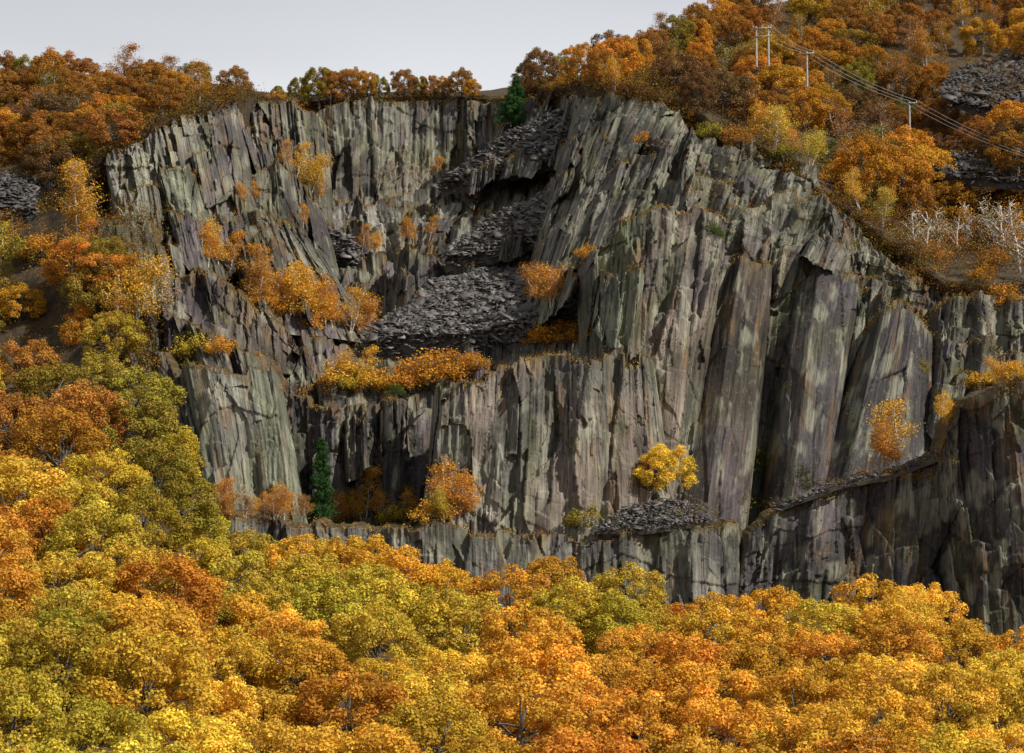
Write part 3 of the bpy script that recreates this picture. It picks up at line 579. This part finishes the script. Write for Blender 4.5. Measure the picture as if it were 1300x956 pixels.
for (x,y,z) in TIERTOPS[1:]:
    L=len(x);m=fbm(np.arange(L)/22.+x[0],np.zeros(L)+y[0],123,3)
    for j in range(0,L,2):
        if m[j]>.43 and rng.random()<.85:
            n=int(rng.integers(8,26));c=UC[rng.choice([1,0,3,5,2,6])]*rng.uniform(.6,1.2)
            P.append(np.array([x[j],y[j]+.3,z[j]+.15])+rng.normal(0,1,(n,3))*np.array([.5,.4,.28]));K.append(c*rng.lognormal(0,.3,(n,1)))
for (cx,cy,rx,ry,n,ci) in [(965,585,14,14,26,3),(1020,600,14,8,14,6),(905,290,14,30,26,6),(890,240,40,8,16,1),(720,425,40,6,20,1),(960,640,20,8,16,3),(540,490,60,5,26,6),(480,495,50,5,22,6),(400,494,40,4,30,1),(880,650,30,6,24,3),(780,664,30,5,20,6),(1165,450,10,40,14,6),(1080,560,6,60,16,6),(1260,485,50,6,60,4),(1270,492,40,8,40,2),(1000,640,30,6,36,2),(1060,614,50,5,46,2),(1130,602,50,5,40,1),(1180,585,30,5,26,3),(300,345,40,10,26,2),(230,450,20,10,14,3),(820,180,30,14,14,1),(940,300,60,50,40,6),(1110,370,50,40,40,6),(820,500,60,120,34,6),(250,230,80,80,34,6),(330,280,60,30,26,0),(560,200,60,15,18,3),(640,140,12,14,18,3),(1250,400,40,30,26,6),(1150,310,90,20,60,3),(1180,350,60,14,40,1),(700,560,80,60,16,6),(260,400,60,50,24,3),(995,420,12,120,40,6),(460,400,60,40,20,3),(640,250,60,40,24,2),(600,330,50,14,16,1),(700,110,40,8,50,2),(300,655,70,4,50,1),(480,662,70,4,50,3),(1250,440,50,60,24,3)]:
    for q in range(n):
        px=cx+rng.normal(0,rx*.55);py=cy+rng.normal(0,ry*.55);d=D(px,py);x,y,z=W(px,py,d);m=int(rng.integers(10,40));c=UC[ci]*rng.uniform(.6,1.3)
        P.append(np.array([x,y-.3,z])+rng.normal(0,1,(m,3))*np.array([.45,.3,.45]));K.append(c*rng.lognormal(0,.3,(m,1)))
under("ledge_grass",np.concatenate(P),np.concatenate(K),.24,"tufts of rusty grass, ivy and moss along the slate ledges","grass")
# ------------------------------------------------------------ power line
def box(cx,cy,cz,sx,sy,sz):
    v=np.array([(cx+a*sx/2,cy+b*sy/2,cz+c*sz/2) for a in(-1,1) for b in(-1,1) for c in(-1,1)])
    return v,np.array([[0,1,3,2],[4,6,7,5],[0,4,5,1],[2,3,7,6],[0,2,6,4],[1,5,7,3]])
tops=[]
def pole(px,pt,pb,arm,twin,label,near=4):
    d=min(D(px,pb)-near,600);x,y,z=[float(q) for q in W(px,pb,d)];zt=float(W(px,pt,d)[2]);H=zt-z+2.8
    e=bpy.data.objects.new("utility_pole",None);COL.objects.link(e);e.location=(x,y,z-2.8);e["label"]=label;e["category"]="utility pole";e["group"]="poles carrying the power line"
    e.rotation_euler=(0,0,math.radians(-18))
    xs=(-1.3,1.3) if twin else (0,)
    for q in xs:
        v,f=tube([(q,0,0),(q,0,H*.5),(q,0,H)],[.26,.22,.19],8);add("shaft",mk_mesh("shaft",v,f,MW),parent=e)
    v,f=joinm([box(0,-.17,H-.35,arm,.16,.2),box(0,.19,H-.35,arm*.8,.14,.18)]) if not twin else joinm([box(0,-.2,H-.5,arm,.16,.22),box(0,-.2,H-2.2,arm*.8,.14,.18)])
    add("crossarm",mk_mesh("crossarm",v,f,MW),parent=e)
    for q in(-arm*.45,0,arm*.45):
        v,f=tube([(q,-.17,H-.25),(q,-.17,H-.1),(q,-.17,H),(q,-.17,H+.15)],[.05,.1,.06,.09],8);add("insulator",mk_mesh("insulator",v,f,MC),parent=e)
    a=math.radians(-18)
    tops.append([(x+q*math.cos(a),y+q*math.sin(a)-.17,z-2.8+H+.12) for q in(-arm*.45,0,arm*.45)])
pole(968,33,68,4.2,True,"twin legged weathered wooden pole on the hillside")
pole(1025,66,122,3.2,False,"single weathered wooden pole with crossarm above the cliff",14)
pole(1155,129,168,3.4,False,"single wooden pole with crossarm among heather",12)
x,y,z=[float(q) for q in W(1330,205,520)];tops.append([(x-1.4,y,z),(x,y,z),(x+1.4,y,z)])
for a,b in list(zip(tops[:-1],tops[1:])):
    for p,q in zip(a,b):
        p=np.array(p);q=np.array(q);t=np.linspace(0,1,14)[:,None];c=p*(1-t)+q*t;c[:,2]-=(4*t*(1-t))[:,0]*1.0
        v,f=tube(c,[.035]*14,4);add("power_cable",mk_mesh("power_cable",v,f,MS),"thin grey overhead cable strung between wooden poles","power cable",group="cables of the power line")
# ------------------------------------------------------------ world, sun, camera
w=bpy.data.worlds.new("World");scene.world=w;w.use_nodes=True;nt=w.node_tree;L=nt.links.new
bg=nt.nodes["Background"]
sky=N(nt,"ShaderNodeTexSky",sky_type='NISHITA');sky.sun_disc=False
SEL=math.radians(41);SAZ=math.radians(127)
sky.sun_elevation=SEL;sky.sun_rotation=SAZ
tc=N(nt,"ShaderNodeTexCoord");sp=N(nt,"ShaderNodeSeparateXYZ");L(tc.outputs["Generated"],sp.inputs[0])
rp=N(nt,"ShaderNodeValToRGB");els=rp.color_ramp.elements
els[0].position=.0;els[0].color=(.94,.95,.98,1);els[1].position=1;els[1].color=(.30,.31,.33,1)
e=els.new(.19);e.color=(.94,.95,.97,1);e=els.new(.24);e.color=(.72,.735,.78,1);e=els.new(.5);e.color=(.38,.39,.41,1)
L(sp.outputs["Z"],rp.inputs[0])
mp=N(nt,"ShaderNodeMapping");mp.inputs["Scale"].default_value=(3,3,14);L(tc.outputs["Generated"],mp.inputs[0])
nz=N(nt,"ShaderNodeTexNoise");nz.inputs["Scale"].default_value=1.6;nz.inputs["Detail"].default_value=2;L(mp.outputs[0],nz.inputs["Vector"])
mr=N(nt,"ShaderNodeMapRange");mr.inputs["To Min"].default_value=8.4;mr.inputs["To Max"].default_value=11.2;L(nz.outputs[0],mr.inputs["Value"])
vm=N(nt,"ShaderNodeVectorMath",operation='SCALE');L(rp.outputs[0],vm.inputs[0]);L(mr.outputs[0],vm.inputs["Scale"])
mx=N(nt,"ShaderNodeMix",data_type='RGBA');mx.inputs["Factor"].default_value=.92;L(sky.outputs[0],mx.inputs["A"]);L(vm.outputs[0],mx.inputs["B"])
L(mx.outputs["Result"],bg.inputs["Color"]);bg.inputs["Strength"].default_value=.09
sun=bpy.data.lights.new("sun","SUN");sun.energy=4.9;sun.angle=math.radians(1.2);sun.color=(1,.95,.87)
so=bpy.data.objects.new("sun",sun);COL.objects.link(so)
dv=Vector((math.cos(SEL)*math.sin(SAZ),math.cos(SEL)*math.cos(SAZ),math.sin(SEL)))
so.rotation_euler=dv.to_track_quat('Z','Y').to_euler()
cam=bpy.data.cameras.new("camera");co=bpy.data.objects.new("camera",cam);COL.objects.link(co)
cam.sensor_fit='HORIZONTAL';cam.angle=math.radians(20);cam.clip_end=12000;cam.clip_start=1
co.location=(0,0,0);co.rotation_euler=(math.radians(96),0,0)
scene.camera=co
scene.view_settings.view_transform='Standard';scene.view_settings.look='None';scene.view_settings.exposure=0
print("COUNTS",nfg,n1,n2,n3)
